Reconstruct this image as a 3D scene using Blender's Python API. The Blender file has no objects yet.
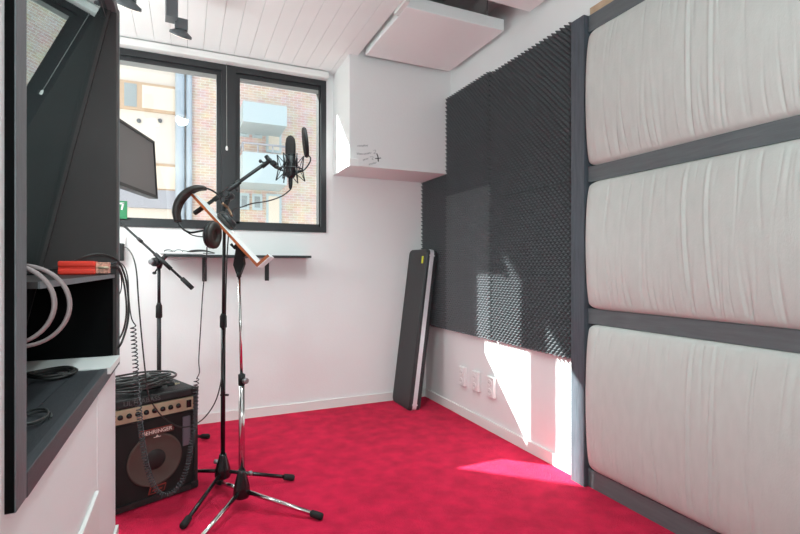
import bpy, bmesh, math, random
from mathutils import Vector, Matrix
random.seed(7)
C = bpy.context.scene.collection
# ------------------------------------------------------------------ survey helpers
FPX = 478.0; TH = math.atan(214/FPX); CT, ST = math.cos(TH), math.sin(TH); EYE = 1.15
FW = Vector((ST, CT, 0)); RT = Vector((CT, -ST, 0)); UP = Vector((0, 0, 1))
def ray(x, y):
    return RT*((x-400)/FPX) + FW + UP*((267-y)/FPX)
def at(x, y, ax, v):
    r = ray(x, y); i = 'XYZ'.index(ax); t = (v-(EYE if i == 2 else 0))/r[i]
    return r*t + UP*EYE
def dp(x, y, d): return ray(x, y)*d + UP*EYE
def V(*a): return Vector(a)
# ------------------------------------------------------------------ materials
def lin(c):
    return tuple((x/255/12.92 if x/255 <= .04045 else ((x/255+.055)/1.055)**2.4) for x in c)
MATS = {}
def mat(name, col, rough=.5, metal=0, bump=0, scale=50, var=0, vscale=3, spec=.5, sheen=0, stretch=(1, 1, 1), coat=0, emit=None, es=0):
    m = bpy.data.materials.new(name); m.use_nodes = True; MATS[name] = m
    nt = m.node_tree; b = nt.nodes['Principled BSDF']; c = lin(col)
    b.inputs['Base Color'].default_value = (*c, 1); b.inputs['Roughness'].default_value = rough
    b.inputs['Metallic'].default_value = metal; b.inputs['Specular IOR Level'].default_value = spec
    b.inputs['Sheen Weight'].default_value = sheen; b.inputs['Coat Weight'].default_value = coat
    tc = nt.nodes.new('ShaderNodeTexCoord'); mp = nt.nodes.new('ShaderNodeMapping'); mp.inputs['Scale'].default_value = stretch
    nt.links.new(tc.outputs['Object'], mp.inputs[0])
    if var:
        n = nt.nodes.new('ShaderNodeTexNoise'); n.inputs['Scale'].default_value = vscale; n.inputs['Detail'].default_value = 6
        nt.links.new(mp.outputs[0], n.inputs['Vector'])
        r = nt.nodes.new('ShaderNodeMapRange'); r.inputs[1].default_value = .3; r.inputs[2].default_value = .7
        r.inputs[3].default_value = 1-var; r.inputs[4].default_value = 1+var; nt.links.new(n.outputs[0], r.inputs[0])
        mx = nt.nodes.new('ShaderNodeVectorMath'); mx.operation = 'SCALE'; mx.inputs[0].default_value = c
        nt.links.new(r.outputs[0], mx.inputs['Scale']); nt.links.new(mx.outputs[0], b.inputs['Base Color'])
    if bump:
        n = nt.nodes.new('ShaderNodeTexNoise'); n.inputs['Scale'].default_value = scale; n.inputs['Detail'].default_value = 5
        nt.links.new(mp.outputs[0], n.inputs['Vector'])
        bp = nt.nodes.new('ShaderNodeBump'); bp.inputs['Strength'].default_value = bump; bp.inputs['Distance'].default_value = .01
        nt.links.new(n.outputs[0], bp.inputs['Height']); nt.links.new(bp.outputs[0], b.inputs['Normal'])
    if emit:
        b.inputs['Emission Color'].default_value = (*lin(emit), 1); b.inputs['Emission Strength'].default_value = es
    return m
mat('wall', (236, 236, 236), .75, bump=.08, scale=90, var=.015, vscale=1.5)
mat('ceil', (242, 242, 242), .6, var=.02, vscale=2)
mat('ceil_shaded', (215, 215, 215), .6, var=.05)  # same planks in a darker grey that stands for shade in the recess
mat('groove', (150, 150, 150), .9)
mat('trimw', (232, 231, 229), .5)
mat('carpet', (215, 30, 72), .95, bump=1.0, scale=170, var=.18, vscale=11, spec=.05, sheen=.05)
mat('black_frame', (38, 39, 42), .45, var=.1)
mat('black_wood', (56, 58, 62), .5, bump=.15, scale=30, stretch=(8, 1, 8), var=.15, vscale=10)
mat('jamb_wood', (98, 101, 105), .5, bump=.15, scale=30, stretch=(8, 8, 1), var=.1, vscale=8)
mat('dark_panel', (44, 36, 36), .55, var=.25, vscale=3)
mat('rail_wood', (98, 101, 104), .55, bump=.12, scale=25, stretch=(8, .8, 8), var=.12, vscale=8)
mat('post_wood', (78, 84, 92), .5, bump=.2, scale=25, stretch=(8, 8, .8), var=.2, vscale=9)
mat('ply', (196, 168, 140), .6, var=.2, vscale=12)
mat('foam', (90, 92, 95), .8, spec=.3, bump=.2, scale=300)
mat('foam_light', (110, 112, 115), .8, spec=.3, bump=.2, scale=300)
mat('fabric', (204, 203, 199), .95, bump=.12, scale=260, stretch=(1, 1, .35), var=.03, vscale=30, sheen=.2, spec=.1)
mat('felt', (248, 248, 248), .95, bump=.3, scale=200, spec=.1)
mat('black', (24, 24, 26), .5)
mat('rubber', (20, 20, 21), .75)
mat('gloss_black', (22, 22, 24), .22)
mat('chrome', (210, 208, 206), .16, metal=1)
mat('steel', (150, 150, 152), .35, metal=1)
mat('alu', (228, 228, 232), .35, metal=.3, bump=.1, scale=40, stretch=(8, 8, .5))
mat('case', (44, 46, 48), .42, bump=.25, scale=220)
mat('yellow', (205, 210, 40), .5)
mat('screen', (98, 93, 93), .4)
mat('bezel', (13, 13, 14), .4)
mat('red', (238, 60, 44), .3, coat=.3)
mat('pcb', (214, 150, 130), .35, var=.5, vscale=120)
mat('hoop', (150, 134, 134), .5)
mat('vinyl', (27, 26, 27), .5, bump=.5, scale=260)
mat('grille', (27, 18, 18), .7, bump=.6, scale=500)
mat('cone', (88, 70, 64), .6, bump=.4, scale=400)
mat('cone_dark', (36, 28, 27), .55, bump=.3, scale=400)
mat('panel_gold', (184, 166, 140), .4, metal=.2)
mat('badge', (150, 54, 46), .4)
mat('badge_dark', (92, 44, 40), .4)
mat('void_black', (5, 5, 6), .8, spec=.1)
mat('sill_grey', (70, 72, 76), .5, bump=.1, scale=30, stretch=(8, .8, 8), var=.12, vscale=8)
mat('badge_text', (246, 222, 214), .4)
mat('emboss', (92, 90, 90), .45)
mat('port', (104, 96, 106), .6, bump=.3, scale=200)
mat('lamp_grey', (92, 96, 100), .45)
mat('lamp_glow', (255, 250, 240), .4, emit=(255, 244, 226), es=1.2)
mat('desk_wood', (170, 82, 40), .4, var=.25, vscale=14, stretch=(1, 1, 1))
mat('desk_white', (238, 238, 238), .3)
mat('cushion_brown', (44, 37, 34), .55)
mat('bronze', (140, 110, 90), .35, metal=.8)
mat('cable', (40, 38, 37), .45)
mat('cable_grey', (62, 62, 61), .35)
mat('cable_coil', (66, 66, 70), .22)
mat('socket', (236, 234, 233), .35)
mat('socket_hole', (120, 118, 118), .6)
mat('ink', (128, 130, 134), .7)
mat('green', (20, 120, 72), .4)
mat('plaster', (222, 213, 202), .85, var=.05, vscale=.6)
mat('out_wood', (194, 166, 138), .7)  # outdoor tones are paled to stand in for haze in the window glass
mat('out_glass', (150, 160, 162), .3, var=.15, vscale=.8)
mat('out_blind', (228, 217, 200), .8)
mat('out_blue', (186, 202, 206), .6)
mat('out_grey', (170, 172, 180), .7)
mat('blind_grey', (150, 150, 148), .6)
mat('pipe', (178, 190, 200), .4)
def brick(name, c1, c2, mo):
    m = bpy.data.materials.new(name); m.use_nodes = True; MATS[name] = m; nt = m.node_tree; b = nt.nodes['Principled BSDF']
    tc = nt.nodes.new('ShaderNodeTexCoord'); sp = nt.nodes.new('ShaderNodeSeparateXYZ'); cb = nt.nodes.new('ShaderNodeCombineXYZ')
    nt.links.new(tc.outputs['Object'], sp.inputs[0]); nt.links.new(sp.outputs[0], cb.inputs[0]); nt.links.new(sp.outputs[2], cb.inputs[1])
    k = nt.nodes.new('ShaderNodeTexBrick'); nt.links.new(cb.outputs[0], k.inputs['Vector'])
    for i, c in zip(('Color1', 'Color2', 'Mortar'), (c1, c2, mo)): k.inputs[i].default_value = (*lin(c), 1)
    k.inputs['Scale'].default_value = 1; k.inputs['Brick Width'].default_value = .26; k.inputs['Row Height'].default_value = .085; k.inputs['Mortar Size'].default_value = .012
    n = nt.nodes.new('ShaderNodeTexNoise'); n.inputs['Scale'].default_value = 3; n.inputs['Detail'].default_value = 6
    nt.links.new(cb.outputs[0], n.inputs['Vector'])
    mx = nt.nodes.new('ShaderNodeMix'); mx.data_type = 'RGBA'; mx.blend_type = 'SOFT_LIGHT'; mx.inputs['Factor'].default_value = .6
    nt.links.new(k.outputs[0], mx.inputs['A']); nt.links.new(n.outputs['Color'], mx.inputs['B']); nt.links.new(mx.outputs['Result'], b.inputs['Base Color'])
    b.inputs['Roughness'].default_value = .9
brick('brick', (214, 188, 172), (202, 172, 156), (216, 206, 198))  # brick paled in its own colour to carry glass haze and overexposure
def glassmat(name, tint, gcol, ior=1.5, rough=.01, boost=1.0):
    m = bpy.data.materials.new(name); m.use_nodes = True; MATS[name] = m; nt = m.node_tree; nt.nodes.clear()
    o = nt.nodes.new('ShaderNodeOutputMaterial'); mix = nt.nodes.new('ShaderNodeMixShader')
    t = nt.nodes.new('ShaderNodeBsdfTransparent'); t.inputs[0].default_value = (*tint, 1)
    g = nt.nodes.new('ShaderNodeBsdfGlossy'); g.inputs['Color'].default_value = (*gcol, 1); g.inputs['Roughness'].default_value = rough
    geo = nt.nodes.new('ShaderNodeNewGeometry'); dot = nt.nodes.new('ShaderNodeVectorMath'); dot.operation = 'DOT_PRODUCT'
    nt.links.new(geo.outputs['Normal'], dot.inputs[0]); nt.links.new(geo.outputs['Incoming'], dot.inputs[1])
    def mth(op, a, b=None):
        k = nt.nodes.new('ShaderNodeMath'); k.operation = op
        for q_, v_ in enumerate((a, b)):
            if v_ is None: continue
            if isinstance(v_, (int, float)): k.inputs[q_].default_value = v_
            else: nt.links.new(v_, k.inputs[q_])
        return k.outputs[0]
    f0 = ((ior-1)/(ior+1))**2*boost          # Schlick reflectance, the same from both faces of the pane
    c_ = mth('ABSOLUTE', dot.outputs['Value']); c_ = mth('POWER', mth('SUBTRACT', 1.0, c_), 5.0)
    c_ = mth('ADD', mth('MULTIPLY', c_, 1-f0), f0); nt.links.new(c_, mix.inputs[0])
    nt.links.new(t.outputs[0], mix.inputs[1]); nt.links.new(g.outputs[0], mix.inputs[2]); nt.links.new(mix.outputs[0], o.inputs[0])
glassmat('glass', (.97, .985, .98), (1, 1, 1))
glassmat('booth_glass', (.4, .46, .48), (.86, 1.0, 1.0), 1.8, .012, 5.0)
# ------------------------------------------------------------------ mesh building
class MB:
    def __init__(s): s.bm = bmesh.new()
    def box(s, x0, x1, y0, y1, z0, z1, bev=0, M=None):
        vs = [s.bm.verts.new(V(x, y, z)) for x in (x0, x1) for y in (y0, y1) for z in (z0, z1)]
        fs = [s.bm.faces.new([vs[i] for i in f]) for f in ((0, 1, 3, 2), (4, 6, 7, 5), (0, 4, 5, 1), (2, 3, 7, 6), (0, 2, 6, 4), (1, 5, 7, 3))]
        if bev:
            es = list({e for f in fs for e in f.edges})
            r = bmesh.ops.bevel(s.bm, geom=es, offset=bev, segments=2, affect='EDGES', profile=.5)
            if M:
                seen = {v for f in r['faces'] for v in f.verts} | {v for v in vs if v.is_valid}
                # include all verts of the connected solid
                stack = list(seen)
                while stack:
                    v = stack.pop()
                    for e in v.link_edges:
                        w = e.other_vert(v)
                        if w not in seen: seen.add(w); stack.append(w)
                for v in seen: v.co = M @ v.co
        elif M:
            for v in vs: v.co = M @ v.co
        return s
    def tube(s, pts, r, n=10, cap=True):
        pts = [Vector(p) for p in pts]; k = len(pts); rs = r if isinstance(r, (list, tuple)) else [r]*k
        prev = None; rings = []
        for i, p in enumerate(pts):
            t = (pts[min(i+1, k-1)]-pts[max(i-1, 0)])
            if t.length < 1e-9: t = V(0, 0, 1)
            t.normalize()
            if prev is None:
                a = t.orthogonal().normalized()
            else:
                a = (prev - t*prev.dot(t))
                a = a.normalized() if a.length > 1e-6 else t.orthogonal().normalized()
            prev = a; b = t.cross(a)
            rings.append([s.bm.verts.new(p + (a*math.cos(2*math.pi*j/n)+b*math.sin(2*math.pi*j/n))*rs[i]) for j in range(n)])
        for i in range(k-1):
            for j in range(n):
                f = s.bm.faces.new((rings[i][j], rings[i][(j+1) % n], rings[i+1][(j+1) % n], rings[i+1][j])); f.smooth = True
        if cap:
            s.bm.faces.new(rings[0][::-1]); s.bm.faces.new(rings[-1])
        return s
    def lathe(s, p0, axis, prof, n=24, cap=True):
        """prof = [(dist along axis, radius)]"""
        p0 = Vector(p0); ax = Vector(axis).normalized(); a = ax.orthogonal().normalized(); b = ax.cross(a); rings = []
        for h, r in prof:
            r = max(r, 1e-4)
            rings.append([s.bm.verts.new(p0+ax*h+(a*math.cos(2*math.pi*j/n)+b*math.sin(2*math.pi*j/n))*r) for j in range(n)])
        for i in range(len(rings)-1):
            for j in range(n):
                f = s.bm.faces.new((rings[i][j], rings[i][(j+1) % n], rings[i+1][(j+1) % n], rings[i+1][j]))
                f.smooth = True
        if cap:
            s.bm.faces.new(rings[0][::-1]); s.bm.faces.new(rings[-1])
        return s
    def prism(s, poly, off):
        off = Vector(off); a = [s.bm.verts.new(Vector(p)) for p in poly]; b = [s.bm.verts.new(Vector(p)+off) for p in poly]; n = len(a)
        s.bm.faces.new(a[::-1]); s.bm.faces.new(b)
        for i in range(n): s.bm.faces.new((a[i], a[(i+1) % n], b[(i+1) % n], b[i]))
        return s
    def quad(s, *p):
        s.bm.faces.new([s.bm.verts.new(Vector(q)) for q in p]); return s
    def grid(s, nu, nv, fn, smooth=True):
        g = [[s.bm.verts.new(fn(i/nu, j/nv)) for j in range(nv+1)] for i in range(nu+1)]
        for i in range(nu):
            for j in range(nv):
                f = s.bm.faces.new((g[i][j], g[i+1][j], g[i+1][j+1], g[i][j+1])); f.smooth = smooth
        return s
def smooth_path(pts, sub=8):
    pts = [Vector(p) for p in pts]; out = []
    P = [pts[0]*2-pts[1]]+pts+[pts[-1]*2-pts[-2]]
    for i in range(1, len(P)-2):
        for k in range(sub):
            t = k/sub; a, b, c, d = P[i-1], P[i], P[i+1], P[i+2]
            out.append(.5*((2*b)+(c-a)*t+(2*a-5*b+4*c-d)*t*t+(3*b-a-3*c+d)*t**3))
    out.append(pts[-1]); return out
ROOT = {}
def obj(name, mb, m, parent=None, base=None, **kw):
    me = bpy.data.meshes.new(name); bmesh.ops.recalc_face_normals(mb.bm, faces=mb.bm.faces)
    if parent is not None: org = ROOT[parent.name]
    else:
        if base is None:
            xs = [v.co for v in mb.bm.verts]
            org = V((min(v.x for v in xs)+max(v.x for v in xs))/2, (min(v.y for v in xs)+max(v.y for v in xs))/2, min(v.z for v in xs))
        else: org = Vector(base)
    for v in mb.bm.verts: v.co -= org
    mb.bm.to_mesh(me); mb.bm.free()
    me.materials.append(MATS[m]); o = bpy.data.objects.new(name, me); C.objects.link(o)
    if parent is not None: o.parent = parent
    else: o.location = org
    ROOT[o.name] = org
    for k, v in kw.items(): o[k] = v
    return o
def thing(name, loc, label=None, category=None, group=None, kind=None):
    o = bpy.data.objects.new(name, None); o.empty_display_size = .1; C.objects.link(o); o.location = Vector(loc); ROOT[o.name] = Vector(loc)
    if label: o['label'] = label
    if category: o['category'] = category
    if group: o['group'] = group
    if kind: o['kind'] = kind
    return o
def one(name, mb, m, label, category, group=None):
    o = obj(name, mb, m, label=label, category=category)
    if group: o['group'] = group
    return o
def struct(name, mb, m): return obj(name, mb, m, kind='structure')
def text_mb(txt, size, origin, ux, uy, depth=.001, italic=0, bold=0):
    cu = bpy.data.curves.new('t', 'FONT'); cu.body = txt; cu.size = size; cu.extrude = depth; cu.align_x = 'CENTER'; cu.align_y = 'CENTER'; cu.shear = italic; cu.offset = bold
    to = bpy.data.objects.new('t', cu); C.objects.link(to); bpy.context.view_layer.update()
    dg = bpy.context.evaluated_depsgraph_get(); me = bpy.data.meshes.new_from_object(to.evaluated_get(dg))
    ux = Vector(ux).normalized(); uy = Vector(uy).normalized(); un = ux.cross(uy)
    M = Matrix((ux, uy, un)).transposed().to_4x4(); M.translation = Vector(origin)
    me.transform(M); mb = MB(); mb.bm.from_mesh(me); bpy.data.objects.remove(to); bpy.data.curves.remove(cu); bpy.data.meshes.remove(me)
    return mb
W, B, ZC = 1.955, 3.80, 2.72      # right wall, back wall, ceiling
YR = -2.4                         # rear wall
XF = -1.25                        # far left wall, beyond the booth
# ------------------------------------------------------------------ shell
struct('floor', MB().box(XF-.1, W+.12, YR-.1, B+.15, -.12, 0), 'carpet')
wb = MB(); WX0, WX1, WZ0, WZ1 = -1.12, 1.04, 1.43, 2.66; OUT = B+.17
wb.box(XF-.12, WX0, B, OUT, -.1, 3.05); wb.box(WX1, W+.12, B, OUT, -.1, 3.05)
wb.box(WX0, WX1, B, OUT, -.1, WZ0); wb.box(WX0, WX1, B, OUT, WZ1, 3.05)
struct('wall_back', wb, 'wall')
struct('wall_right', MB().box(W, W+.12, YR, B, -.1, 3.05), 'wall')
struct('wall_rear', MB().box(XF-.12, W+.12, YR-.12, YR, -.1, 3.05), 'wall')
LX = -.27; FX = -.255
wl = MB(); wl.box(LX-.05, LX, YR, .975, 0, ZC); wl.box(LX-.05, LX, .975, 2.30, 0, .745); wl.box(LX-.05, LX, .975, 2.30, 2.215, ZC)
wl.box(LX-.003, LX+.0015, 1.86, 2.30, 0, .745)
struct('wall_left', wl, 'wall')
struct('wall_end', MB().box(XF, LX-.05, 2.26, 2.30, 0, ZC), 'wall')
struct('wall_side', MB().box(XF-.12, XF, YR, B, -.1, 3.05), 'wall')
cl = MB(); w = .105; x = XF
while x < 1.16:
    cl.box(x+.001, min(x+w-.001, 1.165), YR, B, ZC, ZC+.02); x += w
struct('ceiling', cl, 'ceil')
struct('ceiling_backing', MB().box(XF, 1.165, YR, B, ZC+.021, ZC+.14), 'groove')
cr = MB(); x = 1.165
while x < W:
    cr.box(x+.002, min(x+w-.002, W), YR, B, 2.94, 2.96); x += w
struct('ceiling_recess', cr, 'ceil_shaded')
struct('ceiling_slab', MB().box(XF-.12, W+.12, YR-.1, B+.1, 2.97, 3.06), 'groove')
bb = MB().box(LX+.3, W, B-.014, B, 0, .07); bb.box(XF, LX+.3, B-.014, B, 0, .07); struct('baseboard_back', bb, 'trimw')
struct('baseboard_right', MB().box(W-.014, W, 2.02, B-.014, 0, .068), 'trimw')
bl = MB().box(LX, LX+.012, 1.86, 2.312, 0, .07); struct('baseboard_left', bl, 'trimw')
struct('trim_1', MB().box(LX, LX+.012, YR, 1.83, 0, .42, .003), 'trimw')
SX, SY, SZ = 1.10, 3.365, 1.90
struct('wall_bulkhead', MB().box(SX, W, SY, B, SZ, ZC+.24), 'wall')
# ------------------------------------------------------------------ rear lamps (track spots), door-less rear
# ------------------------------------------------------------------ window 1
w1 = thing('window_1', (0, B, WZ0), kind='structure')
FY0, FY1 = B-.012, B+.10
fr = MB(); t = .045
fr.box(WX0, WX1, FY0, FY1, WZ1-t, WZ1); fr.box(WX0, WX1, FY0, FY1, WZ0, WZ0+t); fr.box(WX0, WX0+t, FY0, FY1, WZ0+t, WZ1-t); fr.box(WX1-t, WX1, FY0, FY1, WZ0+t, WZ1-t)
fr.box(.24, .342, FY0, FY1+.02, WZ0+t, WZ1-t)
obj('window_frame', fr, 'black_frame', w1)
for a, b_ in ((WX0+t, .24), (.342, WX1-t)):
    s_ = MB(); q = .032
    s_.box(a, b_, FY0+.02, FY1-.01, WZ1-t-q, WZ1-t); s_.box(a, b_, FY0+.02, FY1-.01, WZ0+t, WZ0+t+.02)
    s_.box(a, a+(q if a > 0 else .03), FY0+.02, FY1-.01, WZ0+t, WZ1-t-q); s_.box(b_-(q if a < 0 else .012), b_, FY0+.02, FY1-.01, WZ0+t, WZ1-t-q)
    so = obj('sash', s_, 'black_frame', w1)
    obj('glass_pane', MB().box(a+.02, b_-.01, FY0+.055, FY0+.061, WZ0+t+.01, WZ1-t-.02), 'glass', so)
    obj('blind_edge', MB().box(a+.03, b_-.014, FY0+.022, FY0+.03, WZ1-t-q-.03, WZ1-t-q+.005), 'blind_grey', so)
rl = thing('roller_blind', (0, B-.04, 2.665), 'white roller blind cassette mounted above the black window', 'blind')
obj('cassette', MB().box(WX0, 1.045, B-.075, B-.001, 2.663, 2.712, .006), 'trimw', rl)
cd = MB().tube([(.275, B-.03, 2.665), (.276, B-.03, 2.4), (.277, B-.03, 2.05)], .0022, 6); obj('cord', cd, 'blind_grey', rl)
obj('cord_end', MB().lathe((.277, B-.03, 2.05), (0, 0, -1), [(0, .003), (.01, .008), (.03, .008), (.034, .004)], 12), 'trimw', rl)
# ------------------------------------------------------------------ window 2: booth window in the left wall
w2 = thing('window_2', (FX-.1, 1.6, .745), kind='structure')
NY0, NY1, ZB, ZT = 1.034, 2.22, .79, 2.172
XB = -.62
obj('jamb_near', MB().box(XB, FX, .975, NY0, .745, 2.215, .002), 'jamb_wood', w2)
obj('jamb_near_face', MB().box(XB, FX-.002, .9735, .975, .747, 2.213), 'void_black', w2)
obj('jamb_far', MB().box(XB, FX, NY1, 2.30, .745, 2.215, .002), 'dark_panel', w2)
obj('jamb_edge', MB().box(FX-.012, FX+.002, 2.285, 2.303, .745, 2.215), 'jamb_wood', w2)
obj('window_head', MB().box(XB, FX, NY0, NY1, ZT, 2.215).box(FX-.06, FX-.035, NY0, NY1, ZT-.03, ZT).box(FX-.11, FX-.085, NY0, NY1, ZT-.02, ZT), 'rail_wood', w2)
sl = MB(); yy = XB
sl.box(XB, FX, NY0, NY1, .745, .785)
for k in range(4):
    a0 = XB+(FX-XB)*k/4; sl.box(a0+.001, a0+(FX-XB)/4-.001, NY0, 1.965, .785, .79)
obj('window_sill', sl, 'black_wood', w2)
obj('sill_front', MB().box(FX-.022, FX+.001, NY0, 2.285, .744, .791, .002), 'sill_grey', w2)
obj('sill_board', MB().box(XB, FX+.012, 1.965, NY1, .77, .795, .002), 'trimw', w2)
gx = lambda z: -.288-(2.156-z)*.2195
gl = MB().prism([(gx(ZT), NY0, ZT), (gx(ZB), NY0, ZB), (gx(ZB)-.008, NY0, ZB), (gx(ZT)-.008, NY0, ZT)], (0, NY1-NY0, 0))
obj('glass_pane', gl, 'booth_glass', w2)
obj('glazing_bead', MB().prism([(gx(ZT)+.012, NY1-.012, ZT), (gx(ZB)+.012, NY1-.012, ZB), (gx(ZB), NY1-.012, ZB), (gx(ZT), NY1-.012, ZT)], (0, .012, 0)), 'dark_panel', w2)
obj('back_panel', MB().box(XB-.01, XB, NY0, NY1, .745, 1.11), 'black', w2)
# dark control room behind the glass
cr_ = MB().box(XF, XF+.02, .5, 2.26, 0, ZC); cr_.box(XF, XB, .48, .5, 0, ZC); cr_.box(XF, XB, 2.24, 2.26, 0, ZC)
struct('wall_control_room', cr_, 'dark_panel')
obj('shelf', MB().box(gx(1.10)+.014, FX-.010, 1.145, NY1, 1.107, 1.121, .001), 'dark_panel', w2)
obj('shelf_edge', MB().box(FX-.0098, FX-.006, 1.145, NY1, 1.107, 1.1212), 'jamb_wood', w2)
obj('shade_panel', MB().prism([(gx(1.106)+.012, NY1-.01, 1.106), (FX-.012, NY1-.01, 1.106), (FX-.012, NY1-.01, .796), (gx(.796)+.012, NY1-.01, .796)], (0, .009, 0)), 'void_black', w2)  # black sheet standing for the shade under the shelf
obj('shade_back', MB().prism([(gx(1.106)+.010, 1.145, 1.106), (gx(.796)+.010, 1.145, .796), (gx(.796)+.004, 1.145, .796), (gx(1.106)+.004, 1.145, 1.106)], (0, NY1-1.156, 0)), 'void_black', w2)  # second black sheet, paints the deep shade at the back below the shelf
# ------------------------------------------------------------------ acoustic foam
def foam(y0, y1, z0, z1, m, label):
    q = .0170; ny = max(2, round((y1-y0)/q)); nz = round((z1-z0)/q); N = 4
    mb = MB()
    def fn(u, v):
        a = u*ny; b = v*nz
        c = math.cos(math.pi*a)*math.cos(math.pi*b)
        h = .5+.5*c; h = h**.62
        edge = 0 < u < 1 and 0 < v < 1
        return V(W-.004-.048*h, y0+(y1-y0)*u, z0+(z1-z0)*v)
    mb.grid(ny*N, nz*N, fn, smooth=False)
    mb.box(W-.0035, W-.001, y0+.002, y1-.002, z0+.002, z1-.002)
    one('foam_panel', mb, m, label, 'acoustic foam', 'acoustic foam panels on the right wall')
FB, FT = .648, 2.485
foam(1.988, 2.755, FB, 1.62, 'foam', 'black egg-crate foam panel low beside the timber post, sunlit at left')
foam(1.988, 2.755, 1.623, FT, 'foam', 'black egg-crate foam panel at the top beside the timber post')
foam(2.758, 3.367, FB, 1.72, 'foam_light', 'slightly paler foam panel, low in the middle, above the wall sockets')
foam(2.758, 3.367, 1.723, FT+.02, 'foam', 'black egg-crate foam panel high beside the white bulkhead')
foam(3.370, B-.002, FB, SZ-.004, 'foam', 'black egg-crate foam panel in the room corner under the bulkhead')
# ------------------------------------------------------------------ timber frame with fabric panels
RX = 1.925; YE = .35
tf = thing('timber_frame', (RX, 1.5, 0), 'dark grey timber frame holding fabric panels against the right wall', 'wall frame')
obj('post', MB().box(1.897, W, 1.886, 1.980, 0, 2.47, .003), 'post_wood', tf)
for z0, z1 in ((0, .094), (.853, .933), (1.593, 1.674), (2.378, 2.466)):
    obj('rail', MB().box(RX, W, YE, 1.885, z0, z1, .002), 'rail_wood', tf)
obj('top_board', MB().box(RX+.012, W, YE, 1.885, 2.467, 2.51, .001), 'ply', tf)
obj('backing_board', MB().box(W-.006, W-.001, YE, 1.884, .095, 2.377), 'black', tf)
def cushion(z0, z1, label, seed):
    rnd = random.Random(seed); y0, y1 = YE+.01, 1.884
    ridges = []
    for k in range(170):
        y = rnd.uniform(y0, y1); ridges.append((y, rnd.uniform(.003, .009), rnd.uniform(-.0046, .0018), rnd.uniform(-.35, .35), rnd.random() < .6, rnd.uniform(.2, .8)))
    zm = z1-z0
    def fn(u, v):
        y = y0+(y1-y0)*u; z = z0+zm*v; e = min(1, (4*v*(1-v)))**.42
        ey = min(1, (y1-y)/.075); ey = math.sqrt(max(0, 1-(1-ey)**2)); ey0 = min(1, (y-y0)/.05); ey0 = math.sqrt(max(0, 1-(1-ey0)**2))
        b = .002+.070*e*ey*ey0
        d = 0
        for (ry, rw, rh, sl_, low, ln) in ridges:
            dist = v if low else 1-v
            f = math.exp(-(dist/ln)**2*3)
            yy = ry+sl_*.06*dist+.006*math.sin(v*7+ry*50)
            q_ = (y-yy)/rw
            if abs(q_) < 3: d += rh*f*math.exp(-q_*q_)
        for sy, hh in ((1.315, .0042), (1.222, .0034), (.80, .003)):   # stitched folds
            q_ = (y-sy-.012*math.sin(v*3.1+seed))/.006
            if abs(q_) < 5: d += hh*math.exp(-q_*q_)-.7*hh*math.exp(-(q_+2.2)**2)
        r = .03*(1-ey)      # rounded corners pull in
        zz = z + (r if v < .5 else -r)*abs(2*v-1)**4
        return V(W-.02-b-d*ey*min(1, 8*min(v, 1-v)+.15), y, zz)
    mb = MB(); mb.grid(620, 64, fn)
    one('fabric_panel', mb, 'fabric', label, 'fabric panel', 'fabric panels in the timber frame')
cushion(1.674, 2.378, 'gathered off-white fabric panel, the topmost in the timber frame', 3)
cushion(.933, 1.593, 'gathered off-white fabric panel, the middle one in the timber frame', 5)
cushion(.094, .853, 'gathered off-white fabric panel, the lowest one just above the carpet', 9)
# ------------------------------------------------------------------ ceiling clouds
def cloud(y0, y1, label):
    t = thing('ceiling_panel', (1.55, (y0+y1)/2, 2.70), label, 'ceiling panel', 'white acoustic panels hung in the ceiling recess')
    obj('panel', MB().box(1.20, 1.907, y0, y1, 2.70, 2.775, .004), 'felt', t)
    h = MB()
    for xx in (1.27, 1.83):
        for y_ in (y0+.08, y1-.08): h.tube([(xx, y_, 2.775), (xx, y_, 2.941)], .004, 6)
    obj('hanger', h, 'steel', t)
    return t
cloud(2.585, 3.30, 'white felt acoustic ceiling panel hanging beside the bulkhead')
cloud(1.60, 2.33, 'white felt acoustic ceiling panel, the one cut off by the top of the picture')
one('ceiling_bracket', MB().box(1.168, 1.198, 2.53, 2.70, 2.70, 2.94, .002), 'trimw', 'small white bracket block beside the hanging ceiling panel', 'bracket')
# ------------------------------------------------------------------ white clip on bulkhead + writing
one('corner_box', MB().box(SX-.012, SX+.062, SY-.035, SY-.001, 1.888, 1.945, .004), 'socket', 'small white box stuck on the lower left corner of the bulkhead', 'box')
ys = SY-.0015; wt = thing('handwriting', at(367, 165, 'Y', ys), 'faint handwritten notes with a small cross on the bulkhead face', 'handwriting')
def scr(wr, pts, r=.0012): wr.tube(smooth_path([at(px, py, 'Y', ys) for px, py in pts], 3), r, 5)
rnd = random.Random(2)
def scribble(x0, y0, x1, y1, n):
    pts = []
    for i in range(n*2+1):
        f = i/(n*2); pts.append((x0+(x1-x0)*f+rnd.uniform(-.3, .3), y0+(y1-y0)*f+(rnd.uniform(1.0, 1.8) if i % 2 else rnd.uniform(-1.8, -1.0))*.55))
    wr = MB(); scr(wr, pts, .0012); obj('word', wr, 'ink', wt)
for a in ((357.5, 146, 368, 145.5, 7), (357, 153.5, 363, 154, 4), (364, 153.8, 371, 153, 5), (363, 160, 368, 158.5, 4), (369, 164.5, 376.5, 162.5, 5)): scribble(*a)
wr = MB(); scr(wr, [(373.5, 150.5), (375.5, 150), (375.5, 152), (373.6, 153.5), (376.3, 153.2)]); obj('numeral', wr, 'ink', wt)
wr = MB(); scr(wr, [(370, 156.8), (373.5, 157), (372, 159), (374, 160)]); obj('numeral', wr, 'ink', wt)
wr = MB(); scr(wr, [(376.8, 153.5), (378, 157), (378.3, 161.5)], .004); scr(wr, [(375.3, 158.6), (381, 158)], .003); obj('cross_mark', wr, 'black', wt)
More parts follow.
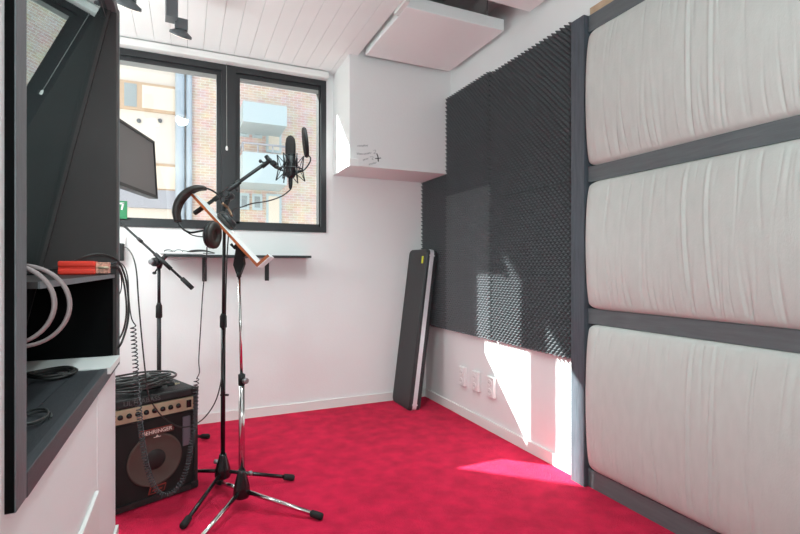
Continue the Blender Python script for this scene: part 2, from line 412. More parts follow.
# ------------------------------------------------------------------ wall sockets
for i, (px0, px1, py, lab) in enumerate(((460, 468.5, 376, 'white double wall socket nearest the leaning case'), (473, 482.3, 381, 'white double wall socket, middle of the row of three'), (488, 498.3, 387, 'white double wall socket touched by the sun patch, beside its edge'))):
    a = at(px1, py, 'X', W); b_ = at(px0, py, 'X', W); yc = (a.y+b_.y)/2; zc = at((px0+px1)/2, py, 'X', W).z
    t = thing('wall_socket', (W-.001, yc, zc-.08), lab, 'wall socket', 'white sockets in a row above the baseboard')
    obj('plate', MB().box(W-.028, W, yc-.042, yc+.042, zc-.073, zc+.073, .006), 'socket', t)
    for dz in (-.032, .032):
        so = obj('outlet', MB().lathe((W-.0285, yc, zc+dz), (-1, 0, 0), [(0, .024), (.003, .022), (.0031, .018), (.001, .017)], 20), 'socket', t)
        h = MB()
        for dy in (-.009, .009): h.lathe((W-.031, yc+dy, zc+dz), (-1, 0, 0), [(0, .0028), (.001, .0028)], 8)
        obj('hole', h, 'socket_hole', so)
# ------------------------------------------------------------------ hard case leaning in the corner
def make_case():
    base = V(1.69, 3.44+.165, 0)
    ang = math.atan2(.165, 1.27)         # lean toward +X
    M = Matrix.Translation(V(1.618, 3.445, 0)) @ Matrix.Rotation(math.radians(.3), 4, 'Z') @ Matrix.Rotation(ang, 4, 'Y')
    L, Wd = 1.31, .338
    t = thing('instrument_case', base, 'tall black instrument case with aluminium edges leaning in the room corner', 'case')
    def rr(x0, x1, inset, zr):
        """rounded slab in the local YZ plane"""
        pts = []
        r = .035
        for cy, cz, a0 in ((Wd-inset-r, L-inset-r, 0), (inset+r, L-inset-r, 90), (inset+r, inset+r, 180), (Wd-inset-r, inset+r, 270)):
            for k in range(5):
                a = math.radians(a0+k*22.5); pts.append((cy+r*math.cos(a), cz+r*math.sin(a)))
        return [M @ V(x0, y, z) for y, z in pts], (M.to_3x3() @ V(x1-x0, 0, 0))
    def slab(x0, x1, ins0, ins1):
        a, _ = rr(x0, x0, ins0, 0); b, _ = rr(x1, x1, ins1, 0); mb = MB(); A = [mb.bm.verts.new(p) for p in a]; Bv = [mb.bm.verts.new(p) for p in b]; n = len(A)
        mb.bm.faces.new(A[::-1]); mb.bm.faces.new(Bv)
        for i in range(n):
            f = mb.bm.faces.new((A[i], A[(i+1) % n], Bv[(i+1) % n], Bv[i])); f.smooth = False
        return mb
    def join(*mbs):
        m0 = mbs[0]
        for m_ in mbs[1:]:
            me = bpy.data.meshes.new('x'); m_.bm.to_mesh(me); m0.bm.from_mesh(me); bpy.data.meshes.remove(me)
        return m0
    obj('lid', join(slab(0, .012, .008, 0), slab(.012, .030, 0, 0)), 'case', t)
    obj('valance', join(slab(.030, .0475, -.001, -.001)), 'alu', t); obj('valance', join(slab(.0485, .066, -.001, -.001)), 'alu', t)
    obj('shell', join(slab(.066, .093, 0, 0), slab(.093, .105, 0, .008)), 'case', t)
    hd = MB().tube([M @ V(.035, -.0, .62) + V(0, 0, 0), M @ V(.035, -.03, .64), M @ V(.035, -.03, .74), M @ V(.035, -.0, .76)], .008, 8)
    hd = MB().tube([M @ V(.022, Wd, .56), M @ V(.022, Wd+.008, .575), M @ V(.022, Wd+.008, .68), M @ V(.022, Wd, .695)], .008, 8)
    obj('handle', hd, 'black', t)
    for z in (.12, .5, .85, 1.17):
        obj('latch', MB().box(.032, .062, -.006, .004, z-.03, z+.03, .002, M), 'alu', t)
    for z in (.05, L-.05):
        for x_ in (.03, .066):
            obj('rivet', MB().lathe(M @ V(x_, -.003, z), M.to_3x3() @ V(0, 1, 0), [(-.002, .006), (.004, .007)], 10), 'alu', t)
    obj('logo_badge', MB().box(-.003, .002, .05, .08, L-.12, L-.06, .002, M), 'yellow', t)
    for z, y in ((.0, .04), (.0, Wd-.04)):
        pass
make_case()
# ------------------------------------------------------------------ stands
def foot_leg(name_mat, hub, foot, t, r=.0095):
    d = (foot-hub); l = obj('leg', MB().tube([hub, foot], r, 10), name_mat, t)
    u = d.normalized(); obj('rubber_foot', MB().lathe(foot-u*.05, u, [(0, .0135), (.004, .0155), (.05, .0165), (.058, .012)], 14), 'rubber', l)
def hub(t, c, z0, z1, name='hub'):
    obj('hub', MB().lathe((c.x, c.y, z0), (0, 0, 1), [(0, .034), (.012, .040), (.05, .036), (z1-z0-.012, .019), (z1-z0, .017)], 20), 'gloss_black', t)
    return
def knob(t, p, ax, r=.013, l=.02, m='steel'):
    obj('knob', MB().lathe(p, ax, [(0, .004), (.02, .004), (.021, r), (.021+l, r), (.024+l, r*.7)], 14), m, t)
# A: black boom microphone stand
ca = V(.172, 2.60, 0)
ta = thing('microphone_stand', ca, 'black boom microphone stand on the carpet holding the studio microphone', 'microphone stand')
hub(ta, ca, .075, .195)
for fp in (V(.525, 2.585, .016), V(-.012, 2.30, .016), V(-.01, 2.915, .016)):
    u = (fp-ca); u.z = 0; u.normalize(); foot_leg('gloss_black', ca+u*.03+V(0, 0, .10), fp, ta)
DA = ca.dot(FW)
def pA(x, y, d=0): return dp(x, y, DA+d)
ptop = V(ca.x+.008, ca.y, pA(228, 203).z)
obj('pole', MB().tube([ca+V(0, 0, .18), V(ca.x+.002, ca.y, pA(225, 326).z)], .0115, 12), 'gloss_black', ta)
obj('upper_pole', MB().tube([V(ca.x+.002, ca.y, pA(225, 327).z), ptop], .0085, 12), 'black', ta)
obj('clutch', MB().lathe(V(ca.x+.002, ca.y, pA(225, 328).z), (0, 0, 1), [(0, .012), (.004, .017), (.06, .017), (.075, .010)], 14), 'rubber', ta)
knob(ta, ca+V(0, 0, .155), -RT, .012)
obj('pole_clip', MB().lathe(V(ca.x+.002, ca.y, pA(225, 395).z), RT, [(-.014, .006), (.025, .006), (.028, .004)], 8), 'black', ta)
b0, b1 = pA(195, 213), pA(266, 163)
obj('boom_arm', MB().tube([b0, b1], .0095, 10), 'black', ta)
ub = (b1-b0).normalized()
obj('boom_grip', MB().lathe(b0-ub*.005, ub, [(0, .010), (.004, .0125), (.06, .0125), (.075, .008)], 12), 'rubber', ta)
obj('boom_sleeve', MB().tube([pA(214, 200), pA(238, 183)], .0135, 10).tube([pA(235, 185), pA(240, 181.5)], .0135, 10), 'black', ta)
obj('clamp', MB().lathe(pA(229, 196)-FW*.03, FW, [(0, .016), (.006, .021), (.03, .024), (.055, .021), (.06, .014)], 16).tube([pA(229, 198), ptop-V(0, 0, .02)], .013, 10), 'black', ta)
knob(ta, pA(228, 196)+FW*-.028, -FW+RT*.3, .016, .02, 'black')
obj('cable_clip', MB().lathe(pA(237, 189), -UP+RT*.2, [(-.006, .008), (.01, .006), (.014, .004)], 8), 'black', ta)
obj('swivel', MB().tube([pA(262, 167), pA(268, 162), pA(272, 160)], .011, 10).tube([pA(266, 156), pA(270, 162)], [.011, .013], 10).tube([pA(271, 163), pA(276, 167), pA(281, 169)], .0095, 10).lathe(pA(274, 163.5)-FW*.02, FW, [(0, .012), (.004, .014), (.036, .014), (.04, .012)], 12), 'black', ta)
knob(ta, pA(265, 163), -RT+UP*.4, .009, .008, 'black')
# microphone
mc = pA(290.5, 178); mt = pA(290.5, 135.5); au = (mt-mc).normalized(); Lm = (mt-mc).length
tm = thing('condenser_microphone', mc, 'black studio condenser microphone hanging in a spider shock mount', 'microphone')
obj('body', MB().lathe(mc, au, [(0, .014), (.006, .022), (.014, .0245), (Lm*.52, .0255), (Lm*.52+.002, .0245)], 24), 'black', tm)
obj('grille', MB().lathe(mc, au, [(Lm*.52+.002, .0245), (Lm*.56, .0262), (Lm*.80, .0262), (Lm*.92, .022), (Lm*.98, .013), (Lm, .004)], 24), 'grille', tm)
obj('band', MB().lathe(mc, au, [(Lm*.515, .0265), (Lm*.545, .0268)], 24), 'gloss_black', tm)
obj('connector', MB().lathe(mc, -au, [(-.004, .011), (.03, .0105), (.05, .008), (.058, .004)], 14), 'rubber', tm)
tsm = thing('shock_mount', pA(290, 180), 'black wire spider shock mount cradling the studio microphone', 'shock mount')
def ringp(c, r, n=28): return [c+RT*r*math.cos(2*math.pi*i/n)+FW*r*math.sin(2*math.pi*i/n) for i in range(n+1)]
cm = pA(290.5, 168)
inner = MB(); inner.tube(ringp(cm+UP*.022, .034), .0028, 6).tube(ringp(cm-UP*.028, .034), .0028, 6)
for k in range(4):
    a = k*math.pi/2+.4; d = RT*math.cos(a)+FW*math.sin(a); inner.tube([cm+UP*.022+d*.034, cm-UP*.028+d*.034], .0025, 6)
obj('inner_ring', inner, 'black', tsm)
outer = MB().tube(ringp(cm-UP*.006, .060), .0038, 6)
outer.tube([pA(278, 168), cm-UP*.006-RT*.055], .006, 8)
obj('outer_ring', outer, 'black', tsm)
el = MB()
for k in range(6):
    a = k*math.pi/3+.2; d = RT*math.cos(a)+FW*math.sin(a); e = RT*math.cos(a+.52)+FW*math.sin(a+.52)
    pu = cm+UP*.064+d*.066; pd = cm-UP*.066+d*.072
    el.tube([cm-UP*.006+d*.060, pu], .003, 5).tube([cm-UP*.006+d*.060, pd], .003, 5)
    el.tube([pu, cm+UP*.022+e*.034], .0022, 5).tube([pd, cm-UP*.028+e*.034], .0022, 5).tube([pu, cm-UP*.028+d*.034], .0018, 5).tube([pd, cm+UP*.022+d*.034], .0018, 5)
obj('elastic_cord', el, 'black', tsm)
tp = thing('pop_filter', pA(311, 160), 'oval black pop filter on a curved arm right of the microphone', 'pop filter')
pn = (RT*.95+FW*.26+UP*.12).normalized(); pc = pA(305.3, 142.5)
a_ = pn.orthogonal(); 
ux = (UP-pn*UP.dot(pn)).normalized(); vx = pn.cross(ux)
rim = [pc+ux*.073*math.cos(2*math.pi*i/36)+vx*.073*math.sin(2*math.pi*i/36) for i in range(37)]
obj('rim', MB().tube(rim, .0045, 8), 'black', tp)
scn = MB()
for s_ in (-.004, .004):
    scn.bm.faces.new([scn.bm.verts.new(p+pn*s_) for p in rim[:-1]])
scn.prism([p-pn*.009 for p in rim[:-1]], pn*.018)
obj('mesh_screen', scn, 'grille', tp)
obj('arm', MB().tube(smooth_path([pA(308, 155), pA(310.5, 158), pA(309.5, 163), pA(304, 170), pA(297, 173)], 6), .0036, 8), 'black', tp)
# mic cable: mic > stand > floor of air > amp front > up to wall plug
mcab = MB().tube(smooth_path([mc-au*.055, pA(290, 190), pA(282, 196), pA(268, 201), pA(252, 203.5, -.01), pA(242, 207, -.02), pA(236, 208, -.03), pA(231, 214, -.03), pA(228.5, 235, -.02), pA(226.5, 270, -.02), pA(224.8, 340, -.02), pA(222, 375, -.02), pA(216, 400, -.03), dp(205, 417, 2.42), dp(193, 425, 2.36), dp(180, 427, 2.30), dp(165, 419, 2.24), dp(154, 406, 2.18), dp(148, 392, 2.14), dp(144.5, 365, 2.12), dp(141.5, 335, 2.12), dp(138.5, 300, 2.12), dp(136.5, 272, 2.15), dp(133, 257, 2.2), dp(128, 249, 2.5), dp(124, 247, 3.4), at(121.5, 247, 'Y', B-.045)], 8), .0032, 7)
one('microphone_cable', mcab, 'cable', 'thin dark cable from the microphone sagging past the amplifier up to the wall', 'cable')
# B: chrome music stand
cb = V(.241, 2.375, 0); DB = cb.dot(FW)
def pB(x, y, d=0): return dp(x, y, DB+d)
tb = thing('music_stand', cb, 'chrome tripod music stand on the carpet with a wooden tilted desk', 'music stand')
hub(tb, cb, .06, .19)
for fp in (V(.56, 2.13, .016), V(.02, 2.10, .016), V(.155, 2.70, .016)):
    u = (fp-cb); u.z = 0; u.normalize(); foot_leg('chrome', cb+u*.03+V(0, 0, .088), fp, tb, .0105)
knob(tb, cb+V(.01, 0, .165), RT+FW*.5, .011, .016)
obj('pole', MB().tube([cb+V(0, 0, .18), cb+V(0, 0, pB(240, 384).z)], .0135, 14), 'chrome', tb)
obj('clutch', MB().lathe(cb+V(0, 0, pB(240, 385).z), (0, 0, 1), [(0, .015), (.05, .0165), (.052, .0125), (.056, .007)], 14), 'rubber', tb)
knob(tb, cb+V(0, 0, pB(240, 380).z)-FW*.0, RT*.8-FW*.6, .014, .016)
zn = pB(237, 275).z
obj('upper_pole', MB().tube([cb+V(0, 0, pB(240, 384).z), cb+V(-.012, 0, zn)], .0068, 12), 'chrome', tb)
nk = MB(); q0 = cb+V(-.012, 0, zn-.01); 
nk.tube([q0, q0+UP*.025], .011, 12)
nb = [pB(233, 265, -.012), pB(237, 276, -.012), pB(239.5, 276, -.012), pB(244, 264, -.012), pB(242, 250, -.012), pB(236, 247, -.012)]
nk.prism(nb, FW*.026)
obj('neck', nk, 'black', tb); obj('tilt_lever', MB().tube([pB(235, 249), pB(231, 244)], [.004, .007], 8), 'black', tb)
# desk : near-edge profile (wood), extends away from camera
wd = (FW*.98-RT*.205).normalized()
n0 = pB(188, 192.5, -.16); n1 = pB(255, 265, -.16); sdir = (n1-n0).normalized(); nrm = sdir.cross(wd).normalized()
if nrm.z < 0: nrm = -nrm
Wd_ = .34
obj('desk_board', MB().prism([n0, n1, n1+nrm*.011, n0+nrm*.011], wd*Wd_), 'desk_wood', tb)
obj('desk_sheet', MB().prism([n0+nrm*.0115+sdir*.004, n1+nrm*.0115, n1+nrm*.0135, n0+nrm*.0135+sdir*.004], wd*Wd_), 'desk_white', tb)
obj('desk_lip', MB().prism([n1, n1+sdir*.013, n1+sdir*.013+nrm*.072, n1+nrm*.072], wd*Wd_), 'desk_wood', tb)
obj('lip_face', MB().prism([n1+sdir*.0132, n1+sdir*.015, n1+sdir*.015+nrm*.073, n1+sdir*.0132+nrm*.073], wd*Wd_).prism([n1+nrm*.0722, n1+sdir*.015+nrm*.0722, n1+sdir*.015+nrm*.0735, n1+nrm*.0735], wd*Wd_), 'desk_white', tb)
obj('desk_bracket', MB().prism([pB(233, 247, -.02), pB(243, 258, -.02), pB(246, 256, -.02), pB(236, 243, -.02)], FW*.05), 'black', tb)
# headphones
dh = DB-.16
def pH(x, y, d=0): return dp(x, y, dh+d)
th_ = thing('headphones', pH(212, 245), 'black padded headphones hooked over the wooden music stand desk', 'headphones')
band = [pH(222, 203, .10), pH(219, 196, .08), pH(213, 191, .05), pH(205, 188, .02), pH(196, 188.5, 0), pH(187, 193, -.01), pH(180, 201, -.02), pH(176.5, 211, -.03), pH(178, 222, -.03), pH(184, 230, -.03)]
bp_ = smooth_path(band, 6)
obj('headband', MB().tube(bp_, .0042, 8), 'black', th_)
pad = smooth_path(band[3:9], 6); kk = len(pad)
hp = MB()
for off in (-.015, 0, .015): hp.tube([p+FW*off for p in pad], [.009+.0055*math.sin(math.pi*i/(kk-1)) for i in range(kk)], 8)
obj('headband_pad', hp, 'cushion_brown', th_)
obj('yoke', MB().tube(smooth_path([pH(184, 230, -.03), pH(190, 232.5, -.035), pH(198, 231.5, -.035), pH(206, 230, -.035)], 4), .0045, 6).tube(smooth_path([pH(184, 230, -.03), pH(192, 235, -.03), pH(200, 236.5, -.03), pH(205, 237, -.03)], 4), .0025, 6), 'black', th_)
def cup(c, ax, r, name='ear_cup'):
    e = obj('ear_cup', MB().lathe(c, ax, [(0, r*.72), (.006, r*.9), (.016, r), (.022, r*.98)], 28), 'black', th_)
    obj('ear_pad', MB().lathe(c+Vector(ax).normalized()*.0225, ax, [(0, r*.99), (.006, r*1.03), (.014, r), (.019, r*.85), (.019, r*.5), (.008, r*.45)], 28), 'cushion_brown', e)
cup(pH(207.5, 235, -.03), (RT*.985-FW*.10-UP*.05), .058)
c1 = n0+sdir*.185+nrm*.058+wd*.12
cup(c1, -nrm, .049)
obj('yoke', MB().tube(smooth_path([pH(222, 203, .10), c1+nrm*.02-sdir*.04+wd*.0, c1+nrm*.008], 4), .006, 8), 'bronze', th_)
cl_ = MB().tube(smooth_path([pH(207, 247, -.03), pH(206.5, 258, -.03), dp(203, 290, 2.2), dp(200.5, 330, 2.25), dp(198.8, 360, 2.3), dp(199.5, 372, 2.3), dp(196.5, 379, 2.3)], 6), .0026, 7)
# coiled section
path = smooth_path([dp(196.5, 379, 2.3), dp(196, 388, 2.3), dp(195, 415, 2.30), dp(192, 440, 2.28), dp(187.5, 465, 2.25), dp(180, 484, 2.22), dp(168, 495, 2.19), dp(157, 491, 2.16), dp(149.5, 475, 2.14), dp(143.5, 450, 2.12), dp(139.5, 415, 2.10), dp(136.5, 380, 2.08), dp(134.5, 350, 2.06), dp(133, 326, 2.05)], 10)
def helix(path, rad, pitch, rw):
    # resample
    L = [0]
    for i in range(1, len(path)): L.append(L[-1]+(path[i]-path[i-1]).length)
    tot = L[-1]; N = 2600; pts = []; j = 0; turns = 0; prev_s = 0
    for k in range(N+1):
        s_ = tot*k/N; f_ = s_/tot; pt = pitch*(.74 if .18 < f_ < .72 else 1.0); turns += (s_-prev_s)/pt; prev_s = s_
        while j < len(L)-2 and L[j+1] < s_: j += 1
        f = (s_-L[j])/max(1e-9, L[j+1]-L[j]); p = path[j].lerp(path[j+1], f); t = (path[j+1]-path[j]).normalized()
        a = (FW-t*FW.dot(t)).normalized(); b = t.cross(a); ph = 2*math.pi*turns
        pts.append(p+(a*math.cos(ph)+b*math.sin(ph))*rad)
    return pts
hx = helix(path, .0102, .0175, .002)
cl_.tube(hx, .0026, 5)
cl_.tube(smooth_path([hx[-1], dp(131.5, 318, 2.05), dp(129, 300, 2.04), dp(128, 280, 2.03), dp(125, 268, 2.0), dp(119, 262.5, 1.9), dp(108, 264, 1.86)], 6), .0026, 7)
one('headphone_cable', cl_, 'cable_coil', 'coiled black headphone cable looping down in front of the amplifier', 'cable')
# C: boom stand behind the amplifier
cc = V(-.152, 3.30, 0); DC = cc.dot(FW)
def pC(x, y, d=0): return dp(x, y, DC+d)
tc_ = thing('microphone_stand', cc, 'black boom microphone stand behind the amplifier, its arm empty', 'microphone stand')
hub(tc_, cc, .07, .19)
for fp in (V(.135, 3.45, .016), V(-.42, 3.50, .016), V(-.26, 3.02, .016)):
    u = (fp-cc); u.z = 0; u.normalize(); foot_leg('black', cc+u*.03+V(0, 0, .09), fp, tc_)
obj('pole', MB().tube([cc+UP*.18, cc+UP*.93], .0125, 12), 'black', tc_)
obj('upper_pole', MB().tube([cc+UP*.92, V(cc.x, cc.y, pC(159, 266).z)], .0095, 12), 'black', tc_)
obj('clutch', MB().lathe(cc+UP*pC(159, 318).z, (0, 0, 1), [(0, .014), (.005, .019), (.075, .018), (.09, .011)], 14), 'rubber', tc_)
obj('clamp', MB().lathe(pC(158, 262)-FW*.05, FW, [(0, .02), (.006, .027), (.04, .028), (.05, .022)], 16).tube([pC(159, 268), pC(162, 260), pC(166, 255)], .014, 10), 'black', tc_)
knob(tc_, pC(157.5, 262)-FW*.045, -FW, .016, .014, 'steel')
obj('t_handle', MB().tube([pC(158, 268), pC(154.5, 273)], .005, 8).tube([pC(154.5, 273)-FW*.01, pC(154.5, 273)+FW*.01], .009, 8), 'black', tc_)
b0, b1 = pC(110, 213, -.03), pC(192, 288, -.03)
obj('boom_arm', MB().tube([b0, b1], .0075, 10).tube([pC(138, 238.5, -.03), pC(142, 242, -.03)], .011, 10), 'black', tc_)
obj('boom_sleeve', MB().tube([pC(155, 254, -.03), pC(171, 269, -.03)], .0125, 10), 'black', tc_)
obj('boom_grip', MB().tube([pC(182, 278.5, -.03), pC(192.5, 288.5, -.03)], .0135, 10), 'rubber', tc_)
# ------------------------------------------------------------------ wall shelf
sh = thing('wall_shelf', (.4, B, 1.2), 'thin black wall shelf on brackets below the window', 'shelf')
sy = B-.20; sx0 = at(152, 254.5, 'Y', sy).x+.07; sx1 = at(311.5, 256.5, 'Y', sy).x; zs = 1.219
obj('board', MB().box(sx0, sx1, sy, B-.002, zs, zs+.017, .001), 'black_frame', sh)
for px in (204.5, 267):
    bx_ = at(px, 268, 'Y', B-.01).x; brk = MB().box(bx_-.016, bx_+.016, B-.009, B-.001, zs-.175, zs, .002).box(bx_-.012, bx_+.012, sy+.02, B-.004, zs-.008, zs)
    obj('bracket', brk, 'black', sh)
zt = zs+.0175
tr = thing('tray', (0, B-.1, zt), 'shallow white tray at the left end of the wall shelf', 'tray')
tx0 = at(160, 252, 'Y', sy+.03).x; tx1 = at(203, 252, 'Y', sy+.03).x
obj('tray_base', MB().box(tx0, tx1, sy+.01, sy+.16, zt, zt+.006, .001).box(tx0, tx1, sy+.01, sy+.014, zt, zt+.016), 'socket', tr)
eg = thing('eyeglasses', (tx0+.07, sy+.06, zt), 'dark-rimmed eyeglasses lying in the white tray on the shelf', 'eyeglasses')
ez = zt+.021
for dx in (.05, .115):
    obj('lens_rim', MB().tube([V(tx0+dx+  .025*math.cos(i*math.pi/10), sy+.045, ez+.012*math.sin(i*math.pi/10)) for i in range(21)], .0022, 6), 'cable', eg)
obj('bridge', MB().tube([(tx0+.077, sy+.045, ez+.004), (tx0+.088, sy+.045, ez+.004)], .002, 6), 'cable', eg)
for dx, sg in ((.024, 1), (.142, 1)):
    obj('temple', MB().tube(smooth_path([(tx0+dx, sy+.045, ez+.006), (tx0+dx+.05, sy+.10, ez), (tx0+dx+.09, sy+.14, ez-.015)], 4), .002, 6), 'cable', eg)
cc_ = MB()
for k in range(3):
    cc_.tube(smooth_path([(tx0+.16, sy+.05+.01*k, zt+.012), (tx0+.20, sy+.045+.01*k, zt+.030-.005*k), (tx0+.27, sy+.05, zt+.033-.004*k), (tx0+.33, sy+.05+.01*k, zt+.018), (tx0+.345, sy+.07, zt+.012), (tx0+.27, sy+.11, zt+.012), (tx0+.17, sy+.10, zt+.012)], 5), .003, 6)
one('shelf_cable', cc_, 'cable_grey', 'small loop of grey cable beside the eyeglasses on the shelf', 'cable')
# wall socket left with adapter
ax_ = at(121.5, 250, 'Y', B-.02).x; az = at(121.5, 250, 'Y', B-.02).z
tk = thing('wall_socket', (ax_, B-.001, az-.1), 'white wall socket half hidden behind the booth frame, below the window', 'wall socket')
obj('plate', MB().box(ax_-.06, ax_+.025, B-.02, B, az-.09, az+.09, .004), 'socket', tk)
one('power_adapter', MB().box(ax_-.045, ax_+.018, B-.065, B-.021, az-.075, az+.045, .006), 'black', 'black power adapter plugged into the half hidden wall socket', 'adapter')
# ------------------------------------------------------------------ exit sign
ts = thing('exit_sign', at(122, 220, 'Y', B-.03), 'small green sign with a white running figure at the window', 'sign')
g1 = at(127.3, 201, 'Y', B-.03); g0 = at(127.3, 219, 'Y', B-.03)
obj('sign_plate', MB().box(g0.x-.13, g0.x, B-.03, B-.024, g0.z, g1.z, .002), 'green', ts)
gz = (g0.z+g1.z)/2; gy = B-.0325
fg = MB(); cx_ = g0.x-.035
fg.prism([(cx_-.03, gy, gz+.045), (cx_+.018, gy, gz+.05), (cx_+.016, gy, gz+.04), (cx_-.03, gy, gz+.035)], (0, .002, 0))
fg.prism([(cx_+.018, gy, gz+.05), (cx_+.006, gy, gz), (cx_-.004, gy, gz), (cx_+.006, gy, gz+.045)], (0, .002, 0))
fg.prism([(cx_-.03, gy, gz-.015), (cx_-.01, gy, gz-.005), (cx_-.02, gy, gz-.04), (cx_-.03, gy, gz-.045)], (0, .002, 0))
obj('pictogram', fg, 'socket', ts)
# ------------------------------------------------------------------ monitor
far = V(-.150, 3.03, 0); mdir = V(-.302, -.953, 0)
tmn = thing('monitor', V(-.26, 2.77, 1.55), 'flat black-framed computer monitor jutting out beside the booth window', 'monitor')
mz0, mz1 = 1.535, 1.86; tl = .018; MN = V(.953, -.302, 0)
def mp_(s, z, o=0):      # s from far edge toward near, z height fraction, o outward
    return far+mdir*s+UP*(mz0+(mz1-mz0)*z - s*.04*(1 if z > .5 else .0)*-0)+MN*(o-tl*z)+UP*(-.06*(s-0)*(z)*-0)
def slabm(s0, s1, z0, z1, o0, o1):
    a = [mp_(s0, z0, o0), mp_(s1, z0, o0), mp_(s1, z1, o0), mp_(s0, z1, o0)]; b = [mp_(s0, z0, o1), mp_(s1, z0, o1), mp_(s1, z1, o1), mp_(s0, z1, o1)]
    mb = MB(); A = [mb.bm.verts.new(p) for p in a]; Bq = [mb.bm.verts.new(p) for p in b]
    mb.bm.faces.new(A[::-1]); mb.bm.faces.new(Bq)
    for i in range(4): mb.bm.faces.new((A[i], A[(i+1) % 4], Bq[(i+1) % 4], Bq[i]))
    return mb
obj('housing', slabm(0, .56, 0, 1, -.04, 0), 'bezel', tmn)
def join2(a, b):
    me = bpy.data.meshes.new('x'); b.bm.to_mesh(me); a.bm.from_mesh(me); bpy.data.meshes.remove(me); b.bm.free(); return a
bz = slabm(0, .56, 0, .055, 0, .006); bz = join2(bz, slabm(0, .56, .955, 1, 0, .006)); bz = join2(bz, slabm(0, .014, .055, .955, 0, .006)); bz = join2(bz, slabm(.546, .56, .055, .955, 0, .006))
obj('bezel', bz, 'bezel', tmn)
obj('screen', slabm(.014, .546, .055, .955, 0, .002), 'screen', tmn)
mcx = mp_(.30, .5, -.04)
obj('monitor_arm', MB().tube([mcx, mcx-RT*.08, V(-.52, 2.66, 1.70), V(-.66, 2.302, 1.70)], .016, 10).box(-.72, -.60, 2.301, 2.312, 1.64, 1.76), 'black', tmn)
# ------------------------------------------------------------------ bass amplifier
fr_ = V(.057, 2.70, 0); U = V(.917, .400, 0).normalized(); VV = V(-U.y, U.x, 0); AW, AD, AH = .42, .30, .515
o_ = fr_-U*AW
Mx = Matrix((U, VV, UP)).transposed().to_4x4(); Mx.translation = o_
tamp = thing('bass_amplifier', o_+U*AW/2+VV*AD/2, 'black bass guitar combo amplifier with round speaker, left of the stands', 'amplifier')
cab = MB().box(0, AW, .02, AD, 0.005, AH+.012, .012, Mx)
obj('cabinet', cab, 'vinyl', tamp)
rim_ = MB().box(0, AW, 0, .03, .005, .035, .003, Mx).box(0, AW, 0, .03, .487, .527, .008, Mx).box(0, .02, 0, .03, .035, .49, .003, Mx).box(AW-.02, AW, 0, .03, .035, .49, .003, Mx)
obj('front_rim', rim_, 'vinyl', tamp)
obj('speaker_grille', MB().box(.02, AW-.02, .012, .02, .035, .405, 0, Mx), 'grille', tamp)
pan = obj('control_panel', MB().box(.02, AW-.022, .004, .02, .416, .482, .002, Mx), 'panel_gold', tamp)
for k in range(8):
    u_ = .055+.038*k
    obj('knob', MB().lathe(Mx @ V(u_, .004, .449), -VV, [(0, .0125), (.003, .012), (.004, .0085), (.016, .0078), (.017, .006)], 14), 'gloss_black', pan)
for z in (.435, .460):
    obj('jack', MB().lathe(Mx @ V(.03, .004, z), -VV, [(0, .006), (.003, .006)], 10), 'gloss_black', pan)
obj('power_switch', MB().box(.362, .386, -.002, .006, .430, .468, .002, Mx), 'gloss_black', pan)
obj('logo_lettering', text_mb('ULTRABASS', .032, Mx @ V(.15, -.001, .508), U, UP, .0008), 'emboss', tamp)
sc = Mx @ V(.212, .012, .208)
sp_ = obj('speaker', MB().lathe(sc, -VV, [(0, .128), (.004, .128), (.0075, .124), (.006, .116), (.0045, .114), (.0015, .07), (.001, .045)], 48), 'cone', tamp)
obj('dust_cap', MB().lathe(sc, -VV, [(.0005, .050), (.003, .048), (.007, .036), (.009, .016), (.0095, .002)], 32), 'cone_dark', sp_)
obj('port', MB().box(.345, .385, .008, .013, .235, .385, .004, Mx), 'port', tamp)
bd = obj('name_badge', MB().box(.139, .300, .002, .012, .330, .362, .005, Mx), 'badge', tamp)
obj('badge_rim', MB().box(.1415, .2975, .0012, .0022, .3325, .3595, .004, Mx), 'badge_dark', bd)
obj('badge_lettering', text_mb('BEHRINGER', .0265, Mx @ V(.2195, .0005, .3465), U, UP, .0008), 'badge_text', bd)
lg = MB(); c0 = Mx @ V(.2075, .008, .343)
lg.prism([Mx @ V(.203, .006, .3165), Mx @ V(.237, .006, .3165), Mx @ V(.237, .006, .3190), Mx @ V(.203, .006, .3190)], -VV*.002)
lg.prism([Mx @ V(.213, .006, .3195), Mx @ V(.227, .006, .3195), Mx @ V(.220, .006, .3295)], -VV*.002)
obj('emblem', lg, 'badge_text', bd)
b2 = obj('lower_badge', MB().prism([Mx @ V(.178, .002, .046), Mx @ V(.252, .002, .046), Mx @ V(.262, .002, .080), Mx @ V(.188, .002, .080)], VV*.008), 'badge', tamp)
obj('badge_inset', MB().prism([Mx @ V(.184, .0015, .050), Mx @ V(.248, .0015, .050), Mx @ V(.256, .0015, .076), Mx @ V(.192, .0015, .076)], VV*.001), 'grille', b2)
obj('badge_stripe', MB().prism([Mx @ V(.194, .0008, .058), Mx @ V(.240, .0008, .058), Mx @ V(.244, .0008, .067), Mx @ V(.198, .0008, .067)], VV*.001), 'badge', b2)
for u_ in (.0, AW-.035):
    for z in (.012, AH-.02):
        obj('corner_guard', MB().box(u_-.003, u_+.038, -.003, .035, z-.003, z+.032, .006, Mx), 'rubber', tamp)
for u_ in (.05, AW-.05):
    for v_ in (.05, AD-.05):
        obj('foot', MB().lathe(Mx @ V(u_, v_, 0), UP, [(0, .016), (.007, .018)], 12), 'rubber', tamp)
obj('top_handle', MB().box(.13, .29, .12, .16, AH+.012, AH+.022, .004, Mx), 'rubber', tamp)
